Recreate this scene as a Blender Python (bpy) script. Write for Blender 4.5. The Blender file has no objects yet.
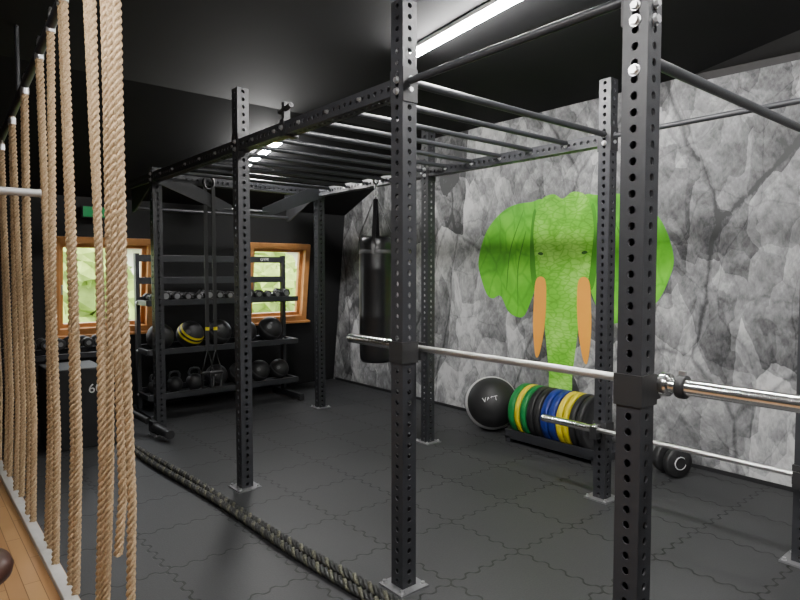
import bpy, math, random
from mathutils import Vector, Matrix
random.seed(7)
V=Vector
# ---------------------------------------------------------------- materials
def newmat(name):
    m=bpy.data.materials.new(name); m.use_nodes=True
    nt=m.node_tree; b=nt.nodes['Principled BSDF']
    return m,nt,b
def mat(name,col,rough=.5,metal=0,noise=0,nscale=40,bump=0,bscale=200,emit=None,estr=0,spec=None,coat=0):
    m,nt,b=newmat(name)
    b.inputs['Base Color'].default_value=(*col,1)
    b.inputs['Roughness'].default_value=rough
    b.inputs['Metallic'].default_value=metal
    if spec is not None: b.inputs['Specular IOR Level'].default_value=spec
    if coat: b.inputs['Coat Weight'].default_value=coat
    tc=nt.nodes.new('ShaderNodeTexCoord')
    if noise:
        n=nt.nodes.new('ShaderNodeTexNoise'); n.inputs['Scale'].default_value=nscale; n.inputs['Detail'].default_value=4
        nt.links.new(tc.outputs['Object'],n.inputs['Vector'])
        r=nt.nodes.new('ShaderNodeMix'); r.data_type='RGBA'
        r.inputs['A'].default_value=(*[c*(1-noise) for c in col],1)
        r.inputs['B'].default_value=(*[min(1,c*(1+noise)) for c in col],1)
        nt.links.new(n.outputs['Fac'],r.inputs['Factor']); nt.links.new(r.outputs['Result'],b.inputs['Base Color'])
    if bump:
        n=nt.nodes.new('ShaderNodeTexNoise'); n.inputs['Scale'].default_value=bscale
        nt.links.new(tc.outputs['Object'],n.inputs['Vector'])
        bp=nt.nodes.new('ShaderNodeBump'); bp.inputs['Strength'].default_value=bump; bp.inputs['Distance'].default_value=.003
        nt.links.new(n.outputs['Fac'],bp.inputs['Height']); nt.links.new(bp.outputs['Normal'],b.inputs['Normal'])
    if emit:
        b.inputs['Emission Color'].default_value=(*emit,1); b.inputs['Emission Strength'].default_value=estr
    return m
def math_(nt,op,a,b=None,c=None):
    n=nt.nodes.new('ShaderNodeMath'); n.operation=op
    for i,x in enumerate((a,b,c)):
        if x is None: continue
        if isinstance(x,(int,float)): n.inputs[i].default_value=x
        else: nt.links.new(x,n.inputs[i])
    return n.outputs[0]
def ramp(nt,fac,stops):
    r=nt.nodes.new('ShaderNodeValToRGB'); cr=r.color_ramp
    while len(cr.elements)<len(stops): cr.elements.new(.5)
    for e,(p,c) in zip(cr.elements,stops): e.position=p; e.color=(*c,1)
    nt.links.new(fac,r.inputs[0]); return r.outputs['Color']

BLACKSTEEL=mat('powder_coated_steel',(.026,.027,.031),.42,.0,noise=.2,nscale=30,bump=.15,bscale=600,spec=.5)
BLACKPLATE=mat('black_plate_steel',(.02,.02,.022),.5,.1)
HOLE=mat('hole_edge_steel',(.10,.10,.11),.4,.4)
ZINC=mat('zinc_bolt',(.62,.62,.63),.35,.9,noise=.1)
FOOT=mat('galvanised_foot_plate',(.24,.24,.25),.45,.6,noise=.2)
CHROME=mat('chrome_bar',(.85,.84,.82),.2,1,noise=.05)
STEELB=mat('satin_steel_bar',(.45,.45,.45),.4,.5)
KNURL=mat('knurled_steel',(.8,.79,.77),.34,1,noise=.1,nscale=400,bump=.3,bscale=900)
RUBBER=mat('black_rubber',(.019,.019,.02),.5,bump=.1)
BOXP=mat('black_foam_cover',(.009,.009,.010),.65,bump=.2)
RUBBER2=mat('grey_rubber',(.07,.07,.073),.5)
LEATHER=mat('black_vinyl',(.012,.012,.013),.28,bump=.3,bscale=60)
WHITE=mat('white_print',(.75,.75,.75),.5)
GREYB=mat('pale_grey_vinyl',(.6,.6,.6),.4)
YEL=mat('yellow_rubber',(.75,.62,.01),.5)
GRN=mat('green_rubber',(.01,.20,.045),.5)
BLU=mat('blue_rubber',(.012,.03,.22),.45)
WALLB=mat('black_wall_paint',(.010,.010,.011),.75,noise=.2,nscale=3)
CEILM=mat('black_ceiling_paint',(.010,.010,.011),.85,noise=.2,nscale=2,spec=.2)
SOFF=mat('dark_soffit_paint',(.03,.029,.029),.7)
TRIM=mat('pale_trim',(.5,.49,.46),.5,noise=.15,nscale=20)
PINE=mat('varnished_pine',(.55,.25,.08),.4,noise=.3,nscale=12)
BROWN=mat('brown_leather',(.05,.018,.012),.4,bump=.2)
LED=mat('led_diffuser',(1,1,1),.4,emit=(1,.985,.96),estr=275)
LEDS=mat('led_diffuser_bright',(1,1,1),.4,emit=(1,.985,.96),estr=520)
LEDH=mat('led_housing',(.5,.5,.5),.5)
EXIT=mat('exit_green',(.02,.25,.08),.4,emit=(.05,.8,.25),estr=.08)
LEAF=mat('sunlit_foliage',(.24,.34,.06),.8,noise=.7,nscale=4)
BARK=mat('bark',(.15,.09,.05),.9)
RENDERW=mat('pale_render',(.75,.7,.6),.9,noise=.1)
ROOFT=mat('grey_roof',(.2,.18,.17),.9)
GRASS=mat('grass',(.2,.3,.07),.9,noise=.4)

def rope_mat(name,a,b,sc,rough=.8):
    m,nt,bs=newmat(name)
    tc=nt.nodes.new('ShaderNodeTexCoord')
    n=nt.nodes.new('ShaderNodeTexNoise'); n.inputs['Scale'].default_value=sc; n.inputs['Detail'].default_value=5
    nt.links.new(tc.outputs['Object'],n.inputs['Vector'])
    c=ramp(nt,n.outputs['Fac'],[(.35,a),(.65,b)])
    nt.links.new(c,bs.inputs['Base Color']); bs.inputs['Roughness'].default_value=rough
    bp=nt.nodes.new('ShaderNodeBump'); bp.inputs['Strength'].default_value=.5; bp.inputs['Distance'].default_value=.002
    nt.links.new(n.outputs['Fac'],bp.inputs['Height']); nt.links.new(bp.outputs['Normal'],bs.inputs['Normal'])
    return m
HEMP=rope_mat('hemp_rope_fibre',(.28,.185,.10),(.47,.34,.20),160)
BATTLE=rope_mat('battle_rope_fibre',(.008,.008,.008),(.03,.03,.028),60,.6)
BATTLE2=rope_mat('battle_rope_fleck',(.02,.02,.015),(.14,.135,.09),90,.6)

def mat_floor():
    m,nt,b=newmat('rubber_puzzle_floor')
    tc=nt.nodes.new('ShaderNodeTexCoord'); sp=nt.nodes.new('ShaderNodeSeparateXYZ')
    nt.links.new(tc.outputs['Object'],sp.inputs[0]); X,Y=sp.outputs['X'],sp.outputs['Y']
    def seam(a,c):
        s=math_(nt,'SINE',math_(nt,'MULTIPLY',c,2*math.pi/.1))
        w=math_(nt,'MULTIPLY',math_(nt,'TANH',math_(nt,'MULTIPLY',s,1.6)),.0155)
        p=math_(nt,'PINGPONG',math_(nt,'ADD',math_(nt,'ADD',a,w),20.0),.25)
        return math_(nt,'MAXIMUM',math_(nt,'SUBTRACT',1.0,math_(nt,'MULTIPLY',p,120.0)),0.0)
    s1=seam(X,Y); s2=seam(Y,X)
    se=math_(nt,'MINIMUM',math_(nt,'MULTIPLY',math_(nt,'MAXIMUM',s1,s2),2.5),1.0)
    n=nt.nodes.new('ShaderNodeTexNoise'); n.inputs['Scale'].default_value=1.3; n.inputs['Detail'].default_value=6
    nt.links.new(tc.outputs['Object'],n.inputs['Vector'])
    n2=nt.nodes.new('ShaderNodeTexNoise'); n2.inputs['Scale'].default_value=120; n2.inputs['Detail'].default_value=3
    nt.links.new(tc.outputs['Object'],n2.inputs['Vector'])
    f=math_(nt,'ADD',math_(nt,'MULTIPLY',n.outputs['Fac'],.6),math_(nt,'MULTIPLY',n2.outputs['Fac'],.4))
    c=ramp(nt,f,[(.3,(.022,.0225,.024)),(.7,(.048,.0485,.051))])
    mx=nt.nodes.new('ShaderNodeMix'); mx.data_type='RGBA'
    nt.links.new(se,mx.inputs['Factor']); nt.links.new(c,mx.inputs['A']); mx.inputs['B'].default_value=(.005,.005,.005,1)
    nt.links.new(mx.outputs['Result'],b.inputs['Base Color'])
    nt.links.new(math_(nt,'ADD',math_(nt,'MULTIPLY',n.outputs['Fac'],.25),.45),b.inputs['Roughness'])
    bp=nt.nodes.new('ShaderNodeBump'); bp.inputs['Strength'].default_value=.5; bp.inputs['Distance'].default_value=.004
    h=math_(nt,'SUBTRACT',math_(nt,'MULTIPLY',n2.outputs['Fac'],.4),se)
    nt.links.new(h,bp.inputs['Height']); nt.links.new(bp.outputs['Normal'],b.inputs['Normal'])
    return m
def mat_wood():
    m,nt,b=newmat('oak_plank_floor')
    tc=nt.nodes.new('ShaderNodeTexCoord'); mp=nt.nodes.new('ShaderNodeMapping')
    nt.links.new(tc.outputs['Object'],mp.inputs[0])
    br=nt.nodes.new('ShaderNodeTexBrick'); nt.links.new(mp.outputs[0],br.inputs['Vector'])
    br.inputs['Scale'].default_value=1; br.inputs['Brick Width'].default_value=.6; br.inputs['Row Height'].default_value=.07
    br.inputs['Mortar Size'].default_value=.002
    br.inputs['Color1'].default_value=(.38,.2,.085,1); br.inputs['Color2'].default_value=(.46,.27,.12,1); br.inputs['Mortar'].default_value=(.15,.07,.025,1)
    nt.links.new(br.outputs['Color'],b.inputs['Base Color']); b.inputs['Roughness'].default_value=.35
    return m
def mat_rock():
    m,nt,b=newmat('rock_mural_print')
    tc=nt.nodes.new('ShaderNodeTexCoord')
    mp=nt.nodes.new('ShaderNodeMapping'); nt.links.new(tc.outputs['Object'],mp.inputs[0])
    mp.inputs['Rotation'].default_value=(0,math.radians(38),0); mp.inputs['Scale'].default_value=(1.0,1,.6); mp.inputs['Location'].default_value=(.7,0,.4)
    nz=nt.nodes.new('ShaderNodeTexNoise'); nz.inputs['Scale'].default_value=1.6; nz.inputs['Detail'].default_value=7; nz.inputs['Roughness'].default_value=.5
    nt.links.new(mp.outputs[0],nz.inputs['Vector'])
    va=nt.nodes.new('ShaderNodeVectorMath'); va.operation='MULTIPLY_ADD'
    nt.links.new(nz.outputs['Color'],va.inputs[0]); va.inputs[1].default_value=(.28,.28,.28); nt.links.new(mp.outputs[0],va.inputs[2])
    P=va.outputs[0]
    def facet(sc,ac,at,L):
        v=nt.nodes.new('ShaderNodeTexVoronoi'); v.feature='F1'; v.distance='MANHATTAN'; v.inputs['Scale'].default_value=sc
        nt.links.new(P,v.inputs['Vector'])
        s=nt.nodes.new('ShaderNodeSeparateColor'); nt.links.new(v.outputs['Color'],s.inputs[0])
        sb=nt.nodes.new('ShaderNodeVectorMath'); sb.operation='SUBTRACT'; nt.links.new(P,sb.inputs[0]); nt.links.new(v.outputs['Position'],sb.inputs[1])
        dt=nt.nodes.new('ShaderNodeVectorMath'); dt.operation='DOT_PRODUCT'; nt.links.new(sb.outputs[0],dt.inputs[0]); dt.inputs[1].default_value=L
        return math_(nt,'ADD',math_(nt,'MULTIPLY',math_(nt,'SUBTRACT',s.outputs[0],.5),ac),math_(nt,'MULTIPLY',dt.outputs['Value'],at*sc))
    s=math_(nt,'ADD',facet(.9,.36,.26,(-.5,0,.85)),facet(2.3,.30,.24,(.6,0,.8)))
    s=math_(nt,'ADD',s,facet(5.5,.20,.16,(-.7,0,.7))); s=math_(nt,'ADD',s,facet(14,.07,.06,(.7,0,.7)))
    def emb(sc,delta,rough=.65):
        outs=[]
        for d in (0,delta):
            a=nt.nodes.new('ShaderNodeVectorMath'); a.operation='ADD'; nt.links.new(P,a.inputs[0]); a.inputs[1].default_value=(d,0,d*.9)
            n=nt.nodes.new('ShaderNodeTexNoise'); n.inputs['Scale'].default_value=sc; n.inputs['Detail'].default_value=10; n.inputs['Roughness'].default_value=rough
            nt.links.new(a.outputs[0],n.inputs['Vector']); outs.append(n.outputs['Fac'])
        return math_(nt,'SUBTRACT',outs[0],outs[1])
    s=math_(nt,'ADD',s,math_(nt,'MULTIPLY',emb(3.0,.035,.68),1.3)); s=math_(nt,'ADD',s,math_(nt,'MULTIPLY',emb(12,.012,.7),.6))
    s=math_(nt,'ADD',s,.50)
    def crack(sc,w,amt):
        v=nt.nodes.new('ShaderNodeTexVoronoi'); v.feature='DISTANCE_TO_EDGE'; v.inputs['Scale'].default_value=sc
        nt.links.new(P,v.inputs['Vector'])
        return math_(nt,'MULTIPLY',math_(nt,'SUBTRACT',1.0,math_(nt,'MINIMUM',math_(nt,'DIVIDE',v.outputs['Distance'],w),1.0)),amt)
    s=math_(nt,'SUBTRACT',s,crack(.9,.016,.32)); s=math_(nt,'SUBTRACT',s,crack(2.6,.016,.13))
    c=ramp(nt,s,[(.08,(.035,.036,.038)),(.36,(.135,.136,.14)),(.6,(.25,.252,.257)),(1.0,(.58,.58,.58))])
    nt.links.new(c,b.inputs['Base Color']); b.inputs['Roughness'].default_value=.6
    return m
def mat_eleph(name,base,hi,cx,halfw,wr,sx,sz,amt):
    m,nt,b=newmat(name)
    tc=nt.nodes.new('ShaderNodeTexCoord'); sp=nt.nodes.new('ShaderNodeSeparateXYZ'); nt.links.new(tc.outputs['Object'],sp.inputs[0])
    u=math_(nt,'ABSOLUTE',math_(nt,'SUBTRACT',sp.outputs['X'],cx))
    q=math_(nt,'DIVIDE',u,halfw); q=math_(nt,'MULTIPLY',q,q)
    n=nt.nodes.new('ShaderNodeTexNoise'); n.inputs['Scale'].default_value=3.2; n.inputs['Detail'].default_value=5; n.inputs['Roughness'].default_value=.5; n.inputs['Distortion'].default_value=.4
    nt.links.new(tc.outputs['Object'],n.inputs['Vector'])
    mp=nt.nodes.new('ShaderNodeMapping'); mp.inputs['Scale'].default_value=(sx,1,sz)
    va=nt.nodes.new('ShaderNodeVectorMath'); va.operation='MULTIPLY_ADD'
    nt.links.new(n.outputs['Color'],va.inputs[0]); va.inputs[1].default_value=(.12,.12,.12); nt.links.new(tc.outputs['Object'],va.inputs[2])
    nt.links.new(va.outputs[0],mp.inputs[0])
    v=nt.nodes.new('ShaderNodeTexVoronoi'); v.feature='DISTANCE_TO_EDGE'; v.inputs['Scale'].default_value=1
    nt.links.new(mp.outputs[0],v.inputs['Vector'])
    cr=math_(nt,'SUBTRACT',1.0,math_(nt,'MINIMUM',math_(nt,'DIVIDE',v.outputs['Distance'],wr),1.0))
    s=math_(nt,'SUBTRACT',math_(nt,'MULTIPLY',n.outputs['Fac'],1.05),math_(nt,'MULTIPLY',cr,amt))
    s=math_(nt,'SUBTRACT',s,math_(nt,'MULTIPLY',q,.18))
    c=ramp(nt,s,[(.05,tuple(x*.4 for x in base)),(.40,base),(.68,hi)])
    nt.links.new(c,b.inputs['Base Color']); b.inputs['Roughness'].default_value=.6
    return m

# ---------------------------------------------------------------- mesh builder
class M:
    def __init__(s,name): s.name=name; s.v=[]; s.f=[]; s.mi=[]; s.sm=[]; s.mats=[]
    def mid(s,m):
        if m not in s.mats: s.mats.append(m)
        return s.mats.index(m)
    def add(s,vs,fs,m,smooth=False):
        o=len(s.v); s.v+= [tuple(p) for p in vs]; k=s.mid(m)
        for f in fs: s.f.append([i+o for i in f]); s.mi.append(k); s.sm.append(smooth)
    def box2(s,lo,hi,m):
        x0,y0,z0=lo; x1,y1,z1=hi
        s.add([(x0,y0,z0),(x1,y0,z0),(x1,y1,z0),(x0,y1,z0),(x0,y0,z1),(x1,y0,z1),(x1,y1,z1),(x0,y1,z1)],
              [(0,3,2,1),(4,5,6,7),(0,1,5,4),(1,2,6,5),(2,3,7,6),(3,0,4,7)],m)
    def box(s,c,sz,m,rot=None):
        c=V(c); vs=[]
        for x,y,z in [(-1,-1,-1),(1,-1,-1),(1,1,-1),(-1,1,-1),(-1,-1,1),(1,-1,1),(1,1,1),(-1,1,1)]:
            p=V((x*sz[0]/2,y*sz[1]/2,z*sz[2]/2))
            if rot: p=rot@p
            vs.append(c+p)
        s.add(vs,[(0,3,2,1),(4,5,6,7),(0,1,5,4),(1,2,6,5),(2,3,7,6),(3,0,4,7)],m)
    def lathe(s,p,axis,prof,m,n=24,smooth=True):
        a=V(axis).normalized(); u=a.orthogonal().normalized(); w=a.cross(u); p=V(p); vs=[];fs=[]
        for r,h in prof:
            for i in range(n):
                t=2*math.pi*i/n; vs.append(p+a*h+(u*math.cos(t)+w*math.sin(t))*r)
        for j in range(len(prof)-1):
            for i in range(n):
                k=(i+1)%n; fs.append((j*n+i,j*n+k,(j+1)*n+k,(j+1)*n+i))
        s.add(vs,fs,m,smooth)
        L=len(prof)-1
        s.add(vs[:n],[tuple(range(n))[::-1]],m); s.add(vs[L*n:],[tuple(range(n))],m)
    def cyl(s,p0,p1,r,m,n=16,r1=None,smooth=True):
        p0=V(p0);p1=V(p1); s.lathe(p0,p1-p0,[(r,0),(r if r1 is None else r1,(p1-p0).length)],m,n,smooth)
    def sphere(s,c,r,m,nu=32,nv=20,m2=None,bands=(),axis=(0,0,1),sc=(1,1,1)):
        a=V(axis).normalized(); u=a.orthogonal().normalized(); w=a.cross(u); c=V(c); vs=[]
        for j in range(nv+1):
            ph=math.pi*j/nv
            for i in range(nu):
                t=2*math.pi*i/nu
                d=a*math.cos(ph)+(u*math.cos(t)+w*math.sin(t))*max(math.sin(ph),1e-4)
                vs.append(c+V((d.x*sc[0],d.y*sc[1],d.z*sc[2]))*r)
        o=len(s.v); s.add(vs,[],m)
        for j in range(nv):
            k=s.mid(m2 if (m2 and j in bands) else m)
            for i in range(nu):
                s.f.append([o+j*nu+i,o+(j+1)*nu+i,o+(j+1)*nu+(i+1)%nu,o+j*nu+(i+1)%nu]); s.mi.append(k); s.sm.append(True)
    def tube(s,pts,r,m,n=8,closed=False):
        pts=[V(p) for p in pts]; N=len(pts); vs=[];fs=[]; up=None
        for i,p in enumerate(pts):
            if closed: t=(pts[(i+1)%N]-pts[i-1]).normalized()
            else: t=(pts[min(i+1,N-1)]-pts[max(i-1,0)]).normalized()
            if up is None: up=t.orthogonal().normalized()
            up=(up-t*up.dot(t)).normalized(); w=t.cross(up)
            for k in range(n):
                a=2*math.pi*k/n; vs.append(p+(up*math.cos(a)+w*math.sin(a))*r)
        for i in range(N if closed else N-1):
            j=(i+1)%N
            for k in range(n):
                l=(k+1)%n; fs.append((i*n+k,i*n+l,j*n+l,j*n+k))
        s.add(vs,fs,m,True)
        if not closed: s.add(vs[:n],[tuple(range(n))[::-1]],m); s.add(vs[-n:],[tuple(range(n))],m)
    def prism(s,poly,off,m):
        off=V(off); n=len(poly); vs=[V(p) for p in poly]+[V(p)+off for p in poly]
        s.add(vs,[tuple(range(n))[::-1],tuple(range(n,2*n))]+[(i,(i+1)%n,(i+1)%n+n,i+n) for i in range(n)],m)
    def perf(s,p0,p1,w,m,r=.0125,pitch=.05,edge=HOLE,lateral=None):
        p0=V(p0);p1=V(p1); L=(p1-p0).length; a=(p1-p0)/L
        N=max(1,round(L/pitch)); P=L/N; hp=P/2; hw=w/2
        b1=V(lateral) if lateral else (V((1,0,0)) if abs(a.x)<.5 else V((0,1,0)))
        b2=a.cross(b1)
        for (b,n) in ((b1,b2),(b2,b1),(b1,-b2),(b2,-b1)):
            vs=[];fs=[];lf=[];lv=[]
            for c in range(N):
                ce=p0+a*(P*(c+.5))+n*hw; o=len(vs)
                outer=[(hp,0),(hp,hw/2),(hp,hw),(hp/2,hw),(0,hw),(-hp/2,hw),(-hp,hw),(-hp,hw/2),(-hp,0),(-hp,-hw/2),(-hp,-hw),(-hp/2,-hw),(0,-hw),(hp/2,-hw),(hp,-hw),(hp,-hw/2)]
                for x,y in outer: vs.append(ce+a*x+b*y)
                inn=[]
                for k in range(16):
                    t=k*math.pi/8; inn.append(ce+a*(r*math.cos(t))+b*(r*math.sin(t)))
                vs+=inn
                for k in range(16):
                    l=(k+1)%16; fs.append((o+k,o+l,o+16+l,o+16+k))
                q=len(lv); lv+=inn+[x-n*.006 for x in inn]
                for k in range(16):
                    l=(k+1)%16; lf.append((q+k,q+l,q+16+l,q+16+k))
            s.add(vs,fs,m); s.add(lv,lf,edge,True)
        for e in (p0,p1):
            s.add([e+b1*hw+b2*hw,e-b1*hw+b2*hw,e-b1*hw-b2*hw,e+b1*hw-b2*hw],[(0,1,2,3)],m)
    def bolt(s,p,n,r=.013,m=ZINC):
        p=V(p);n=V(n); s.cyl(p,p+n*.003,r*1.35,m,16); s.cyl(p+n*.003,p+n*.014,r,m,6,smooth=False)
    def rope(s,pts,R,pitch,ms,side=None,strands=3,per=7):
        pts=[V(p) for p in pts]; seg=[(pts[i+1]-pts[i]).length for i in range(len(pts)-1)]; L=sum(seg)
        D=(pts[-1]-pts[0]).normalized(); u=D.orthogonal().normalized(); w=D.cross(u)
        N=int(L/pitch*per)
        cen=[]
        for i in range(N+1):
            d=L*i/N; k=0
            while k<len(seg)-1 and d>seg[k]: d-=seg[k]; k+=1
            cen.append(pts[k].lerp(pts[k+1],min(1,d/seg[k])))
        ph=random.random()*6
        for st in range(strands):
            vs=[];fs=[];n=6
            for i,c in enumerate(cen):
                a=ph+2*math.pi*(i/per)+2*math.pi*st/strands
                cc=c+(u*math.cos(a)+w*math.sin(a))*R*.5
                for k in range(n):
                    t=2*math.pi*k/n; vs.append(cc+(u*math.cos(t)+w*math.sin(t))*R*.54)
            for i in range(N):
                for k in range(n):
                    l=(k+1)%n; fs.append((i*n+k,i*n+l,(i+1)*n+l,(i+1)*n+k))
            s.add(vs,fs,ms[st%len(ms)],True)
            s.add(vs[-n:],[tuple(range(n))],ms[0]); s.add(vs[:n],[tuple(range(n))],ms[0])
    def build(s,bevel=0,parent=None):
        me=bpy.data.meshes.new(s.name); me.from_pydata(s.v,[],s.f)
        for m in s.mats: me.materials.append(m)
        me.polygons.foreach_set('material_index',s.mi); me.polygons.foreach_set('use_smooth',s.sm); me.update()
        o=bpy.data.objects.new(s.name,me); bpy.context.scene.collection.objects.link(o)
        if bevel:
            b=o.modifiers.new('bevel','BEVEL'); b.width=bevel; b.segments=2; b.limit_method='ANGLE'; b.angle_limit=math.radians(50)
        if parent: o.parent=parent
        return o
def smoothpoly(P,k=6):
    out=[];n=len(P)
    for i in range(n):
        p0,p1,p2,p3=[V(P[(i+j-1)%n]) for j in range(4)]
        for q in range(k):
            t=q/k
            out.append(.5*((2*p1)+(p2-p0)*t+(2*p0-5*p1+4*p2-p3)*t*t+(3*p1-p0-3*p2+p3)*t**3))
    return out
def text(body,loc,rot,size,m,parent,name='lettering'):
    c=bpy.data.curves.new(name,'FONT'); c.body=body; c.size=size; c.align_x='CENTER'; c.align_y='CENTER'; c.extrude=.001
    o=bpy.data.objects.new(name,c); o.matrix_world=Matrix.Translation(loc)@rot.to_4x4()
    c.materials.append(m); bpy.context.scene.collection.objects.link(o); o.parent=parent; return o

# ---------------------------------------------------------------- room
YW=4.63; CZ=2.97; ZK=2.24
XB=lambda z:-6.96+.13*z
XF=2.5; YL=-2.6
f=M('floor'); f.add([(-7.2,.6,0),(XF,.6,0),(XF,YW,0),(-7.2,YW,0)],[(0,1,2,3)],mat_floor()); f.build()
f=M('floor_wood'); f.add([(-7.2,YL,0),(XF,YL,0),(XF,.6,0),(-7.2,.6,0)],[(0,1,2,3)],mat_wood()); f.build()
t=M('trim_1'); t.box2((-6.9,.53,0),(XF,.585,.035),TRIM); t.build(.004)
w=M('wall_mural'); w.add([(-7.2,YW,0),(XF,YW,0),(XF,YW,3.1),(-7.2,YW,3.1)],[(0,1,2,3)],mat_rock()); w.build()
w=M('wall_left'); w.add([(-7.2,YL,0),(XF,YL,0),(XF,YL,3.1),(-7.2,YL,3.1)],[(0,1,2,3)],WALLB); w.build()
w=M('wall_front'); w.add([(XF,YL,0),(XF,YW,0),(XF,YW,3.1),(XF,YL,3.1)],[(0,1,2,3)],WALLB); w.build()
WIN=[(1.18,2.15,.85,1.84),(3.26,4.10,.86,1.84)]
w=M('wall_back'); ys=[YL,1.18,2.15,3.26,4.10,YW]; zs=[0,.855,1.84,ZK]
for i in range(5):
    for j in range(3):
        if j==1 and i in (1,3): continue
        y0,y1=ys[i],ys[i+1]; z0,z1=zs[j],zs[j+1]
        w.add([(XB(z0),y0,z0),(XB(z0),y1,z0),(XB(z1),y1,z1),(XB(z1),y0,z1)],[(0,1,2,3)],WALLB)
w.build()
U=V((0,1,0)); VV=V((.13,0,1)).normalized(); NN=U.cross(VV).normalized()
ROT=Matrix((NN,U,VV)).transposed()
for k,(y0,y1,z0,z1) in enumerate(WIN):
    w=M('window_%d'%(k+1)); off=NN*(-.03) if NN.x>0 else NN*.03
    ym=(y0+y1)/2; zm=(z0+z1)/2
    def P(y,z): return V((XB(z),y,z))+off
    for (y,z,sy,sz) in ((ym,z0+.03,y1-y0,.07),(ym,z1-.03,y1-y0,.07),(y0+.03,zm,.07,z1-z0),(y1-.03,zm,.07,z1-z0)):
        w.box(P(y,z),(.14,sy,sz),PINE,ROT)
    for (y,z,sy,sz) in ((ym,z0+.085,y1-y0-.1,.045),(ym,z1-.085,y1-y0-.1,.045),(y0+.085,zm,.045,z1-z0-.1),(y1-.085,zm,.045,z1-z0-.1)):
        w.box(P(y,z)-V((.03,0,0)),(.05,sy,sz),PINE,ROT)
    w.box(P(ym,z0-.015)+V((.05,0,0)),(.14,y1-y0+.08,.025),PINE,ROT)
    w.box(P(y0+.085,zm-.04)+V((.05,0,0)),(.012,.018,.1),ZINC,ROT)
    w.build(.004)
c=M('ceiling'); c.add([(-4.95,YL,CZ),(XF,YL,CZ),(XF,YW,CZ),(-4.95,YW,CZ)],[(0,1,2,3)],CEILM)
c.add([(XB(ZK),YL,ZK),(-4.95,YL,CZ),(-4.95,YW,CZ),(XB(ZK),YW,ZK)],[(0,1,2,3)],CEILM); c.build()
s=M('ceiling_soffit'); s.add([(-2.1,YW-.001,CZ),(XF,2.6,CZ-.001),(XF,YW-.001,CZ-.14),(-2.1,YW-.001,CZ-.06)],[(0,1,2,3)],SOFF)
s.build()
t=M('trim_2'); t.box2((-6.9,YW-.012,0),(XF,YW,.03),BLACKPLATE); t.build()

# ---------------------------------------------------------------- elephant on the mural
EC=-3.23
GE=mat_eleph('elephant_ear_print',(.10,.48,.008),(.22,.74,.03),EC,1.3,.10,7,4,.12)
GH=mat_eleph('elephant_head_print',(.17,.60,.02),(.44,.88,.14),EC,.36,.14,12,26,.15)
ORG=mat('tusk_print',(1,.40,.04),.6,noise=.12,nscale=6)
DK=mat('eye_print',(.03,.14,.01),.6)
FOLD=mat('ear_fold_print',(.06,.30,.008),.6,noise=.3,nscale=9)
e=M('elephant_mural')
def flat(P,lift,m,k=6,mir=1):
    pp=[V((EC+mir*x,YW-lift,z)) for x,z in P]; pp=smoothpoly(pp,k)
    e.prism(pp,(0,.0008,0),m)
ear=[(-.2,2.12),(-.36,2.15),(-.60,2.13),(-.80,2.02),(-.94,1.85),(-1.02,1.6),(-.98,1.42),(-.90,1.26),(-.82,1.22),(-.72,1.25),(-.62,1.10),(-.50,1.05),(-.42,1.07),(-.35,1.20),(-.27,1.4),(-.2,1.6)]
head=[(0,2.15),(-.10,2.2),(-.22,2.17),(-.29,2.05),(-.32,1.85),(-.30,1.62),(-.28,1.45),(-.235,1.3),(-.20,1.15),(-.175,.95),(-.15,.75),(-.125,.55),(-.12,.42),(-.05,.36)]
head=head+[(-x,z) for x,z in head[::-1] if abs(x)>1e-6]
for mir in (1,-1):
    flat(ear,.002,GE,mir=mir)
    flat([(-.30,2.08),(-.345,1.95),(-.36,1.6),(-.32,1.35),(-.25,1.4),(-.24,1.8)],.004,FOLD,mir=mir)
    for pts in ([(-.46,2.04),(-.60,1.7),(-.64,1.35)],[(-.42,1.85),(-.5,1.55),(-.5,1.2)]):
        q=[(x-.004,z) for x,z in pts]+[(x+.006,z) for x,z in pts[::-1]]
        flat(q,.0035,FOLD,mir=mir)
flat(head,.006,GH)
for mir in (1,-1):
    flat([(-.28,1.42),(-.18,1.42),(-.165,1.2),(-.185,.95),(-.235,.72),(-.28,.70),(-.31,.95),(-.305,1.2)],.008,ORG,mir=mir)
    flat([(-.265,1.66),(-.245,1.675),(-.215,1.67),(-.205,1.655),(-.23,1.645)],.008,DK,4,mir)
e.build()

# ---------------------------------------------------------------- LED tubes
def led(p0,p1,lm=None):
    m=M('led_tube_light'); p0=V(p0);p1=V(p1); d=(p1-p0); L=d.length; a=d/L; b=V((0,0,1)).cross(a).normalized(); n=a.cross(b)
    R=Matrix((a,b,n)).transposed(); c=(p0+p1)/2
    m.box(c+n*.03,(L+.03,.05,.025),LEDH,R); m.box(c,(L,.042,.035),lm or LED,R)
    for q in (p0,p1): m.box(q,(.02,.05,.042),LEDH,R)
    m.build()
led((-3.04,2.65,CZ-.05),(-1.6,2.45,CZ-.05))
led((-1.2,2.4,CZ-.05),(.25,2.25,CZ-.05))
led((-2.3,.0,CZ-.05),(-.8,.0,CZ-.05))
led((.2,.1,CZ-.05),(1.7,.1,CZ-.05))
led((-5.78,2.78,2.575),(-5.30,2.93,2.775),LEDS)

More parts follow.
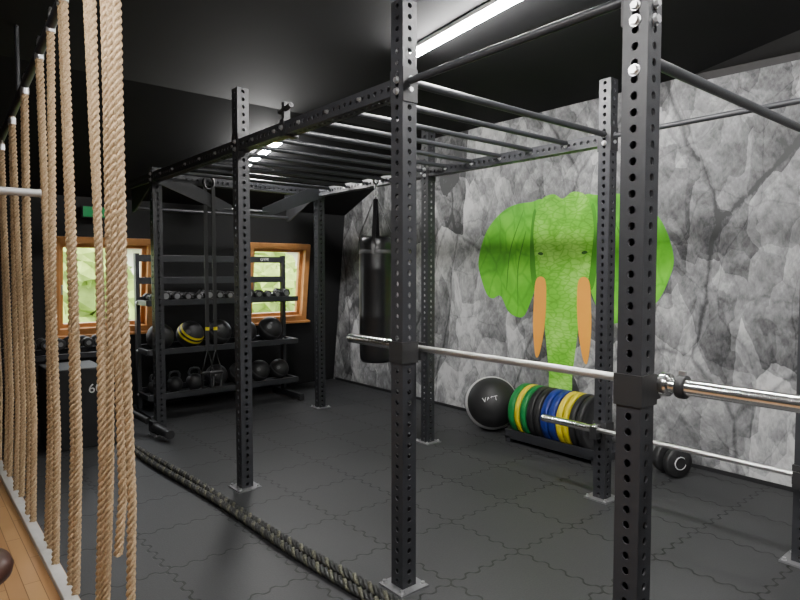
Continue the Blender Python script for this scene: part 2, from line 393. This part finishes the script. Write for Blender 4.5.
# ---------------------------------------------------------------- rig
XS=[-5.57,-3.83,-2.13,-.98]; Y0,Y1=1.81,3.53; PW=.083; BZ=2.34
r=M('gym_rig')
for x in XS:
    for y in (Y0,Y1):
        h=2.42 if x==XS[0] else 2.72
        r.perf((x,y,.008),(x,y,h),PW,BLACKSTEEL)
        r.box((x,y,.005),(.17,.17,.01),FOOT)
        for dx in (-.065,.065):
            for dy in (-.065,.065): r.bolt((x+dx,y+dy,.01),(0,0,1),.009)
for y in (Y0,Y1):
    for a,b in ((0,1),(1,2)):
        r.perf((XS[a]+PW/2,y,BZ),(XS[b]-PW/2,y,BZ),.075,BLACKSTEEL)
    r.perf((-6.25,y,BZ),(XS[0]-PW/2,y,BZ),.075,BLACKSTEEL)
    r.prism([(-6.27,y-.006,BZ+.03),(-6.27,y-.006,BZ-.26),(-6.2,y-.006,BZ-.26),(-5.62,y-.006,BZ-.03),(-5.62,y-.006,BZ+.03)],(0,.012,0),BLACKPLATE)
    r.cyl((XS[2],y,BZ+.02),(XS[3],y,BZ+.02),.0165,BLACKSTEEL)
    for x in XS:
        for z in (BZ-.025,BZ+.025): r.bolt((x,y-PW/2,z),(0,-1,0),.012); 
        if x>-5: 
            for z in (BZ-.02,BZ+.03): r.bolt((x+PW/2,y,z),(1,0,0),.012)
        for sx in (-1,1):
            if x==XS[3] and sx==1: continue
            r.box((x+sx*(PW/2+.003),y,BZ),(.006,.086,.15),BLACKPLATE)
for z in (2.12,2.27): r.bolt((XS[3],Y0-PW/2,z),(0,-1,0),.014)
r.bolt((XS[3]+PW/2,Y0,2.27),(1,0,0),.014)
r.perf((XS[0],Y0+PW/2,BZ),(XS[0],Y1-PW/2,BZ),.075,BLACKSTEEL)
r.cyl((XS[2],Y0,BZ+.03),(XS[2],Y1,BZ+.03),.0185,BLACKSTEEL)
r.cyl((XS[3],Y0,2.17),(XS[3],Y1,2.17),.0185,BLACKSTEEL)
for y,s_ in ((Y0+PW/2,1),(Y1-PW/2,-1)): r.box((XS[3],y+s_*.003,2.17),(.07,.006,.15),BLACKPLATE)
for k in range(1,12):
    x=XS[2]-.29*k
    if abs(x-XS[0])<.1: continue
    r.cyl((x,Y0,BZ+.02),(x,Y1,BZ+.02),.0165,BLACKSTEEL)
    for y,sg in ((Y0-.0375,-1),(Y1-.0375,-1)): r.bolt((x,y,BZ+.0),(0,sg,0),.009)
r.cyl((-6.24,Y0,2.12),(-6.24,Y1,2.12),.0165,BLACKSTEEL)
for ya,yb in ((Y0,Y0+.7),(Y1,Y1-.7)):
    sg=1 if yb>ya else -1
    r.prism([(XS[0]+.045,ya,2.40),(XS[0]+.045,ya+sg*.1,2.40),(XS[0]+.045,yb,2.13),(XS[0]+.045,yb,2.06),(XS[0]+.045,yb-sg*.1,2.06),(XS[0]+.045,ya,2.28)],(.01,0,0),BLACKSTEEL)
r.cyl((XS[0]+.04,Y0+.62,2.09),(XS[0]+.04,Y1-.62,2.09),.0165,BLACKSTEEL)
r.box((-3.18,Y0,BZ),(.05,.1,.1),BLACKPLATE); r.box((-3.18,Y0-.02,BZ+.1),(.03,.04,.1),BLACKPLATE)
r.cyl((-3.23,Y0-.03,BZ+.1),(-3.1,Y0-.03,BZ+.12),.015,BLACKPLATE); r.bolt((-3.18,Y0-.05,BZ),(0,-1,0),.012)
BH,BH2=1.134,.472
def jcup(x,y,z,side):
    r.box((x,y,z-.015),(PW+.014,PW+.014,.10),RUBBER)
    f=y+side*(PW/2+.008)
    r.box((x,f+side*.035,z-.030),(.05,.07,.022),RUBBER)
    r.box((x,f+side*.066,z-.01),(.05,.012,.06),RUBBER)
    r.box((x,f+side*.036,z-.05),(.05,.07,.02),BLACKPLATE)
for x in XS[2:]: jcup(x,Y0,BH+.003,1); jcup(x,Y1,BH2+.003,-1)
r.cyl((XS[0]+.05,Y0-.06,.09),(XS[0]+.32,Y0-.02,.07),.04,RUBBER); r.box((XS[0],Y0-.06,.09),(.12,.05,.1),BLACKPLATE)
r.cyl((XS[0]-.1,Y0-.08,.12),(XS[0]-.4,Y0-.2,.2),.03,RUBBER)
r.build()

# ---------------------------------------------------------------- barbells
def barbell(cx,y,z,collar=None):
    b=M('barbell'); R=.0145
    b.cyl((cx-.655,y,z),(cx+.655,y,z),R,KNURL,20)
    for s_ in (-1,1):
        x=cx+s_*.655
        b.lathe((x,y,z),(s_,0,0),[(.0145,-.002),(.036,0),(.038,.004),(.038,.026),(.036,.03),(.026,.031),(.025,.034),(.025,.43),(.022,.436),(.012,.437),(.012,.434)],CHROME,24)
    if collar:
        for cc in collar:
            b.lathe((cc,y,z),(1,0,0),[(.026,0),(.036,.0),(.038,.006),(.038,.022),(.036,.028),(.026,.028)],RUBBER,24)
            b.box((cc+.014,y,z+.042),(.02,.016,.016),ZINC)
    b.build()
barbell(-1.59,1.81+PW/2+.040,BH,collar=(-.88,))
barbell(-1.46,3.53-PW/2-.040,BH2)

# ---------------------------------------------------------------- punching bag
b=M('punching_bag'); bx,by=-4.45,3.44; bz=.64
b.lathe((bx,by,bz),(0,0,1),[(.08,0),(.135,.01),(.152,.04),(.155,.08),(.155,.42),(.158,.44),(.155,.46),(.155,.86),(.158,.88),(.155,.9),(.155,1.1),(.150,1.15),(.13,1.175),(.05,1.18)],LEATHER,32)
for z in (bz+.18,bz+1.02): b.lathe((bx,by,z),(0,0,1),[(.157,0),(.159,.004),(.159,.03),(.157,.034)],RUBBER2,32)
for k in range(4):
    a=math.pi/4+k*math.pi/2; d=V((math.cos(a),math.sin(a),0))
    p0=V((bx,by,bz+1.02))+d*.16; p1=V((bx,by,bz+1.19))+d*.15; p2=V((bx,by,2.17))+d*.012
    t_=V((-d.y,d.x,0))
    for q0,q1 in ((p0,p1),(p1,p2)):
        b.add([q0-t_*.018,q0+t_*.018,q1+t_*.018,q1-t_*.018,q0-t_*.018+d*.005,q0+t_*.018+d*.005,q1+t_*.018+d*.005,q1-t_*.018+d*.005],[(0,1,2,3),(7,6,5,4),(0,4,5,1),(2,6,7,3),(1,5,6,2),(0,3,7,4)],LEATHER)
b.tube([(bx+.022*math.cos(a),by,2.175+.022*math.sin(a)) for a in [i*math.pi/6 for i in range(12)]],.005,ZINC,8,True)
b.tube([(bx,by+.02*math.cos(a),2.225+.03*math.sin(a)) for a in [i*math.pi/6 for i in range(12)]],.005,ZINC,8,True)
b.tube([(bx+.016*math.cos(a),by,2.28+.03*math.sin(a)) for a in [i*math.pi/6 for i in range(12)]],.005,ZINC,8,True)
b.tube([(bx,by+.028*math.cos(a),2.34+.036*math.sin(a)) for a in [i*math.pi/8 for i in range(16)]],.008,LEATHER,8,True)
b.build()

# ---------------------------------------------------------------- suspension trainer
s=M('suspension_trainer'); sx,sy=XS[0]+.04,2.17+.10
for k,dy in ((0,-.02),(1,.05)):
    s.box((sx+.02*k,sy+dy,(2.29+.75)/2),(.006,.035,2.29-.75),RUBBER)
    for i,z in enumerate((1.85,1.55)): s.box((sx+.02*k,sy+dy,z),(.012,.042,.05),BLACKPLATE)
    s.box((sx+.02*k,sy+dy,.95),(.008,.037,.03),YEL)
    P0=V((sx+.02*k,sy+dy,.75))
    s.tube([P0,P0+V((0,-.06,-.22)),P0+V((0,.06,-.22))],.008,RUBBER,8,True)
    s.cyl(P0+V((0,-.065,-.22)),P0+V((0,.065,-.22)),.017,RUBBER)
    s.tube([P0+V((0,-.06,-.22)),P0+V((0,-.05,-.36)),P0+V((0,.05,-.36)),P0+V((0,.06,-.22))],.012,RUBBER)
s.tube([(sx,sy+.05*math.cos(a)+.015,2.33+.06*math.sin(a)) for a in [i*math.pi/8 for i in range(16)]],.012,RUBBER,8,True)
s.build()

# ---------------------------------------------------------------- hanging ropes and rail
zr=lambda x:2.43+(x+5.13)*.155
h=M('hanging_ropes')
h.cyl((-6.5,.6,zr(-6.5)+.04),(-1.2,.6,min(zr(-1.2)-.03,2.93)),.022,BLACKSTEEL)
for x in (-6.0,-4.3,-2.9,-1.6): h.cyl((x,.6,zr(x)+.03),(x,.6,min(CZ,2.24+(x+6.67)*.43)),.012,BLACKSTEEL)
spec=[(-5.95,-5.93),(-5.6,-5.66),(-5.55,-5.5),(-5.15,-5.2),(-5.1,-5.02),(-4.60,-4.68),(-4.57,-4.52),(-4.10,-4.16),(-4.07,-4.02),(-3.62,-3.68),(-3.60,-3.57),
      (-3.30,-3.36),(-3.05,-3.09),(-3.01,-2.98),(-2.62,-2.55),(-2.53,-2.58),(-2.36,-2.50),(-2.26,-2.22),(-2.20,-2.11)]
for i,(a,b_) in enumerate(spec):
    zt=zr(a)-.03; dy=random.uniform(-.02,.03); zb=.037
    if i==18: zb=.16
    if i==17: zb=.5
    mid=(a+b_)/2+random.uniform(-.015,.015)
    R_=.0165 if i>13 else .0195
    h.rope([(a,.6,zt),((a*2+mid)/3,.6+dy*.5,zt*.75),(mid,.6+dy,zt*.5),((b_*2+mid)/3,.6+dy*.7,max(zt*.25,zb+.1)),(b_,.575+dy*.5,zb)],R_,.08,[HEMP])
    h.tube([(a+.03*math.cos(t_),.6,zt+.025+.04*math.sin(t_)) for t_ in [q*math.pi/6 for q in range(12)]],.005,ZINC,8,True)
    h.cyl((a,.6,zt-.05),(a,.6,zt-.01),.021,ZINC,12)
h.build()

s=M('pull_up_stand'); s.cyl((-2.78,.45,1.81),(-2.78,-.5,1.81),.0155,STEELB); s.cyl((-2.78,.45,1.81),(-2.78,.455,1.81),.017,ZINC)
s.box((-2.78,-.5,.93),(.08,.08,1.84),BLACKSTEEL); s.box((-2.78,-.5,.02),(.7,.4,.04),BLACKSTEEL); s.build(.004)

# ---------------------------------------------------------------- battle rope
br=M('battle_rope')
for off,ph in ((0,0),(.052,1.3)):
    pts=[]
    for i in range(40):
        x=-5.45+i*(4.6/39)
        y=1.44+(x+5.45)*.045+.012*math.sin(x*3+ph)+off
        pts.append((x,y,.026))
    br.rope(pts,.024,.11,[BATTLE,BATTLE,BATTLE2])
br.tube([(-5.45,1.44,.026),(-5.6,1.43,.026),(-5.65,1.465,.026),(-5.6,1.50,.026),(-5.45,1.492,.026)],.022,BATTLE)
br.build()

# ---------------------------------------------------------------- storage rack
k=M('storage_rack')
YA,YB=1.88,3.55; Z1,Z2,Z3=1.18,.69,.24
for y in (YA,YB):
    k.box((-6.42,y,.88),(.07,.04,1.60),BLACKSTEEL); k.box((-6.32,y,.05),(.66,.05,.06),BLACKSTEEL)
    k.box((-6.02,y,.03),(.06,.06,.05),RUBBER); k.box((-6.62,y,.03),(.06,.06,.05),RUBBER)
    for z in (Z1,Z2,Z3): k.box((-6.27,y,z),(.36,.03,.05),BLACKSTEEL); k.bolt((-6.37,y-.02,z),(0,-1,0),.01)
for z in (Z1,Z2,Z3):
    k.box((-6.10,(YA+YB)/2,z),(.03,YB-YA,.06),BLACKSTEEL); k.box((-6.42,(YA+YB)/2,z+.015),(.03,YB-YA,.08),BLACKSTEEL)
    k.box((-6.26,(YA+YB)/2,z-.005),(.3,YB-YA,.006),BLACKPLATE)
for z in (1.63,1.40): k.box((-6.42,(YA+YB)/2,z),(.04,YB-YA,.07),BLACKSTEEL)
ko=k.build(.003)
text('GYM',V((-6.398,3.3,1.63)),Matrix.Rotation(math.radians(90),3,'Z')@Matrix.Rotation(math.radians(90),3,'X'),.05,WHITE,ko)

d=M('dumbbell_row'); y=1.96; i=0
while y<3.45:
    rr=.042+.014*((i*7)%4)/3
    for xx in (-6.36,-6.17): d.lathe((xx-.03,y,Z1+.01+rr),(1,0,0),[(rr*.8,0),(rr,.008),(rr,.055),(rr*.8,.063)],RUBBER,6,False); d.cyl((xx+.034,y,Z1+.01+rr),(xx+.036,y,Z1+.01+rr),rr*.55,FOOT,12)
    d.cyl((-6.35,y,Z1+.01+rr),(-6.17,y,Z1+.01+rr),.013,CHROME,12)
    y+=.114; i+=1
d.build()
def medball(x,y,z,r,m2=None,bands=()):
    b=M('medicine_ball'); b.sphere((x,y,z+r),r,RUBBER,m2=m2,bands=bands,axis=(.6,.25,.7)); 
    b.cyl(V((x,y,z+r))+V((.78,-.45,.25)).normalized()*(r*.975),V((x,y,z+r))+V((.78,-.45,.25)).normalized()*(r*1.003),r*.18,RUBBER2,20)
    b.build()
for y,r_,m2,bd in ((2.05,.135,None,()),(2.36,.14,YEL,(7,9)),(2.67,.14,RUBBER2,(8,)),(2.98,.13,RUBBER2,(9,)),(3.29,.14,RUBBER2,(9,))):
    medball(-6.26,y,Z2+.002,r_,m2,bd)
for y,r_ in ((2.64,.12),(2.90,.12),(3.15,.12),(3.40,.115)): medball(-6.26,y,Z3+.002,r_,RUBBER2,(9,))
def kettle(x,y,z,r):
    b=M('kettlebell'); b.sphere((x,y,z+r*.93),r,RUBBER,24,16); b.cyl((x,y,z),(x,y,z+r*.25),r*.6,RUBBER,20)
    b.tube([(x,y-r*.55,z+r*1.6),(x,y-r*.68,z+r*2.1),(x,y-r*.45,z+r*2.5),(x,y,z+r*2.6),(x,y+r*.45,z+r*2.5),(x,y+r*.68,z+r*2.1),(x,y+r*.55,z+r*1.6)],r*.16,BLACKSTEEL,10)
    b.build()
for y,r_ in ((1.99,.078),(2.18,.082),(2.39,.088)): kettle(-6.24,y,Z3+.007,r_)

k=M('dumbbell_rack')
for y in (.72,1.62):
    k.box((-6.55,y,.4),(.06,.05,.78),BLACKSTEEL); k.box((-6.45,y,.03),(.5,.06,.05),BLACKSTEEL)
for z in (.72,.35):
    for x in (-6.58,-6.36): k.box((x,1.17,z+(0 if x<-6.5 else -.03)),(.05,.95,.05),BLACKSTEEL)
k.build(.003)
d=M('dumbbell_row'); y=.8; 
while y<1.6:
    for z in (.81,.44):
        for xx in (-6.56,-6.36): d.lathe((xx-.035,y,z),(1,0,0),[(.04,0),(.052,.01),(.052,.06),(.04,.07)],RUBBER,12,False); d.cyl((xx+.037,y,z),(xx+.039,y,z),.022,FOOT,12)
        d.cyl((-6.56,y,z),(-6.36,y,z),.014,CHROME,12)
    y+=.12
d.build()
p=M('plyo_box'); p.box((-5.80,1.14,.34),(.5,.42,.68),BOXP)
po=p.build(.012)
Rz=Matrix.Rotation(math.radians(90),3,'Z')@Matrix.Rotation(math.radians(90),3,'X')
text('60',V((-5.549,1.27,.5)),Rz,.11,GREYB,po)

s=M('exit_sign'); s.box((-6.62,1.55,2.09),(.03,.24,.12),BLACKPLATE); s.box((-6.603,1.55,2.09),(.01,.22,.10),EXIT); s.build()

# ---------------------------------------------------------------- ball by the mural
b=M('exercise_ball'); c0=V((-3.75,4.28,.252)); dirc=V((3.77,-4.29,1.25)).normalized()
axb=(dirc+V((.643,.766,0))*.07+V((0,0,.06))).normalized()
b.sphere(c0,.25,RUBBER,48,32,m2=GREYB,bands=range(12,32),axis=axb)
bo=b.build()
zax=dirc; xax=V((0,0,1)).cross(zax).normalized(); yax=zax.cross(xax)
Rb=Matrix((xax,yax,zax)).transposed()@Matrix.Rotation(math.radians(12),3,'Z')
text('VAST',c0+dirc*.251+V((-.02,0,.03)),Rb,.06,GREYB,bo)

# bumper plates on rack
def plate(x,y,z,m,th=.055,R=.225):
    b=M('bumper_plate')
    b.lathe((x,y,z),(1,0,0),[(.026,0),(.05,0),(.055,.004),(.09,.008),(.095,.012),(R-.05,.012),(R-.04,.0),(R-.006,0),(R,.006),(R,th-.006),(R-.006,th),(R-.04,th),(R-.05,th-.012),(.095,th-.012),(.09,th-.008),(.055,th-.004),(.05,th),(.026,th)],m,48)
    b.lathe((x+th-.003,y,z),(1,0,0),[(.026,0),(.05,0),(.05,.006),(.026,.006)],ZINC,24)
    b.cyl((x+.001,y,z),(x+th-.001,y,z),.026,BLACKPLATE,16)
    b.build()
cols=[(GRN,.062),(YEL,.045),(GRN,.062),(RUBBER,.062),(RUBBER,.06),(BLU,.066),(BLU,.064),(YEL,.055),(YEL,.045),(RUBBER,.055),(RUBBER,.05)]
x=-3.34
for m_,th in cols: plate(x,4.24,.281,m_,th-.004); x+=th+.010
t=M('plate_tray'); t.box((-2.96,4.24,.045),(.9,.3,.02),BLACKPLATE)
for yy in (4.08,4.40): t.box((-2.96,yy,.075),(.9,.02,.08),BLACKSTEEL)
for xx in (-3.38,-2.53): t.box((xx,4.24,.03),(.05,.34,.06),BLACKSTEEL)
t.build(.002)
d=M('dumbbell'); R2=Matrix.Rotation(math.radians(-25),3,'Z'); ax=R2@V((1,0,0)); c0=V((-2.05,4.33,.112))
for s_ in (-1,1): d.lathe(c0+ax*(s_*.03),ax*s_,[(.05,0),(.10,.0),(.11,.01),(.11,.05),(.10,.06),(.05,.06),(.045,.065)],RUBBER,32)
d.cyl(c0-ax*.07,c0+ax*.07,.017,CHROME)
d.tube([c0+ax*.093+V((-ax.y,ax.x,0))*.045*math.cos(a)+V((0,0,.045*math.sin(a))) for a in [i*math.pi/12 for i in range(3,24)]],.004,GREYB,6)
do=d.build()
s=M('stool'); sc_=V((-2.625,.115,.37)); s.lathe(sc_,(0,0,1),[(.02,0),(.16,.0),(.185,.02),(.19,.045),(.18,.07),(.14,.085),(.02,.09)],BROWN,36)
for a in range(4):
    t_=math.pi/4+a*math.pi/2; q=V((math.cos(t_),math.sin(t_),0)); s.cyl(sc_+q*.11,V((sc_.x,sc_.y,0))+q*.13,.016,PINE,12)
s.build()

# ---------------------------------------------------------------- outside
g=M('garden_ground'); g.add([(-40,-25,-3),(-7.4,-25,-3),(-7.4,30,-3),(-40,30,-3)],[(0,1,2,3)],GRASS); g.build()
def tree(x,y,h):
    t=M('garden_tree'); t.cyl((x,y,-3),(x,y,h),.2,BARK,10,.1)
    for i in range(26):
        a=random.random()*6.28; rr=random.random()*1.5; c=V((x+rr*math.cos(a),y+rr*math.sin(a),h-1.6+random.random()*3)); R=random.uniform(.35,.75)
        nu,nv=14,9; vs=[];fs=[]
        for j in range(nv+1):
            for q in range(nu):
                ph=math.pi*j/nv; th=2*math.pi*q/nu; k_=R*random.uniform(.7,1.25)
                vs.append(c+V((math.sin(ph)*math.cos(th),math.sin(ph)*math.sin(th),math.cos(ph)))*k_)
        for j in range(nv):
            for q in range(nu): fs.append((j*nu+q,(j+1)*nu+q,(j+1)*nu+(q+1)%nu,j*nu+(q+1)%nu))
        t.add(vs,fs,LEAF)
    t.build()
tree(-13,2.6,1.0); tree(-13.5,6.6,.9); tree(-15.5,-.9,1.2)
b=M('neighbour_house'); b.box2((-26,6,-3),(-21,18,2.2),RENDERW); b.prism([(-27,5.5,2.2),(-20.5,5.5,2.2),(-23.7,5.5,5)],(0,13,0),ROOFT)
for yy in (8,11,14): b.box((-20.98,yy,.8),(.05,1.0,1.3),ROOFT)
b.build()

wd=bpy.data.worlds.new('World'); bpy.context.scene.world=wd; wd.use_nodes=True
nt=wd.node_tree; bg=nt.nodes['Background']; bg.inputs[0].default_value=(.92,.96,1,1); bg.inputs[1].default_value=6.0
sd=bpy.data.lights.new('sun','SUN'); sd.energy=14; sd.angle=.02; sd.color=(1,.95,.82)
so=bpy.data.objects.new('sun',sd); bpy.context.scene.collection.objects.link(so)
so.rotation_euler=V((-.6,.25,-.75)).to_track_quat('-Z','Y').to_euler()

# ---------------------------------------------------------------- camera
cd=bpy.data.cameras.new('camera'); cd.lens=27; cd.sensor_width=36; cd.clip_start=.05
co=bpy.data.objects.new('camera',cd); bpy.context.scene.collection.objects.link(co)
co.location=(0,0,1.5); co.rotation_euler=(math.radians(90-2.78),0,math.radians(50))
bpy.context.scene.camera=co
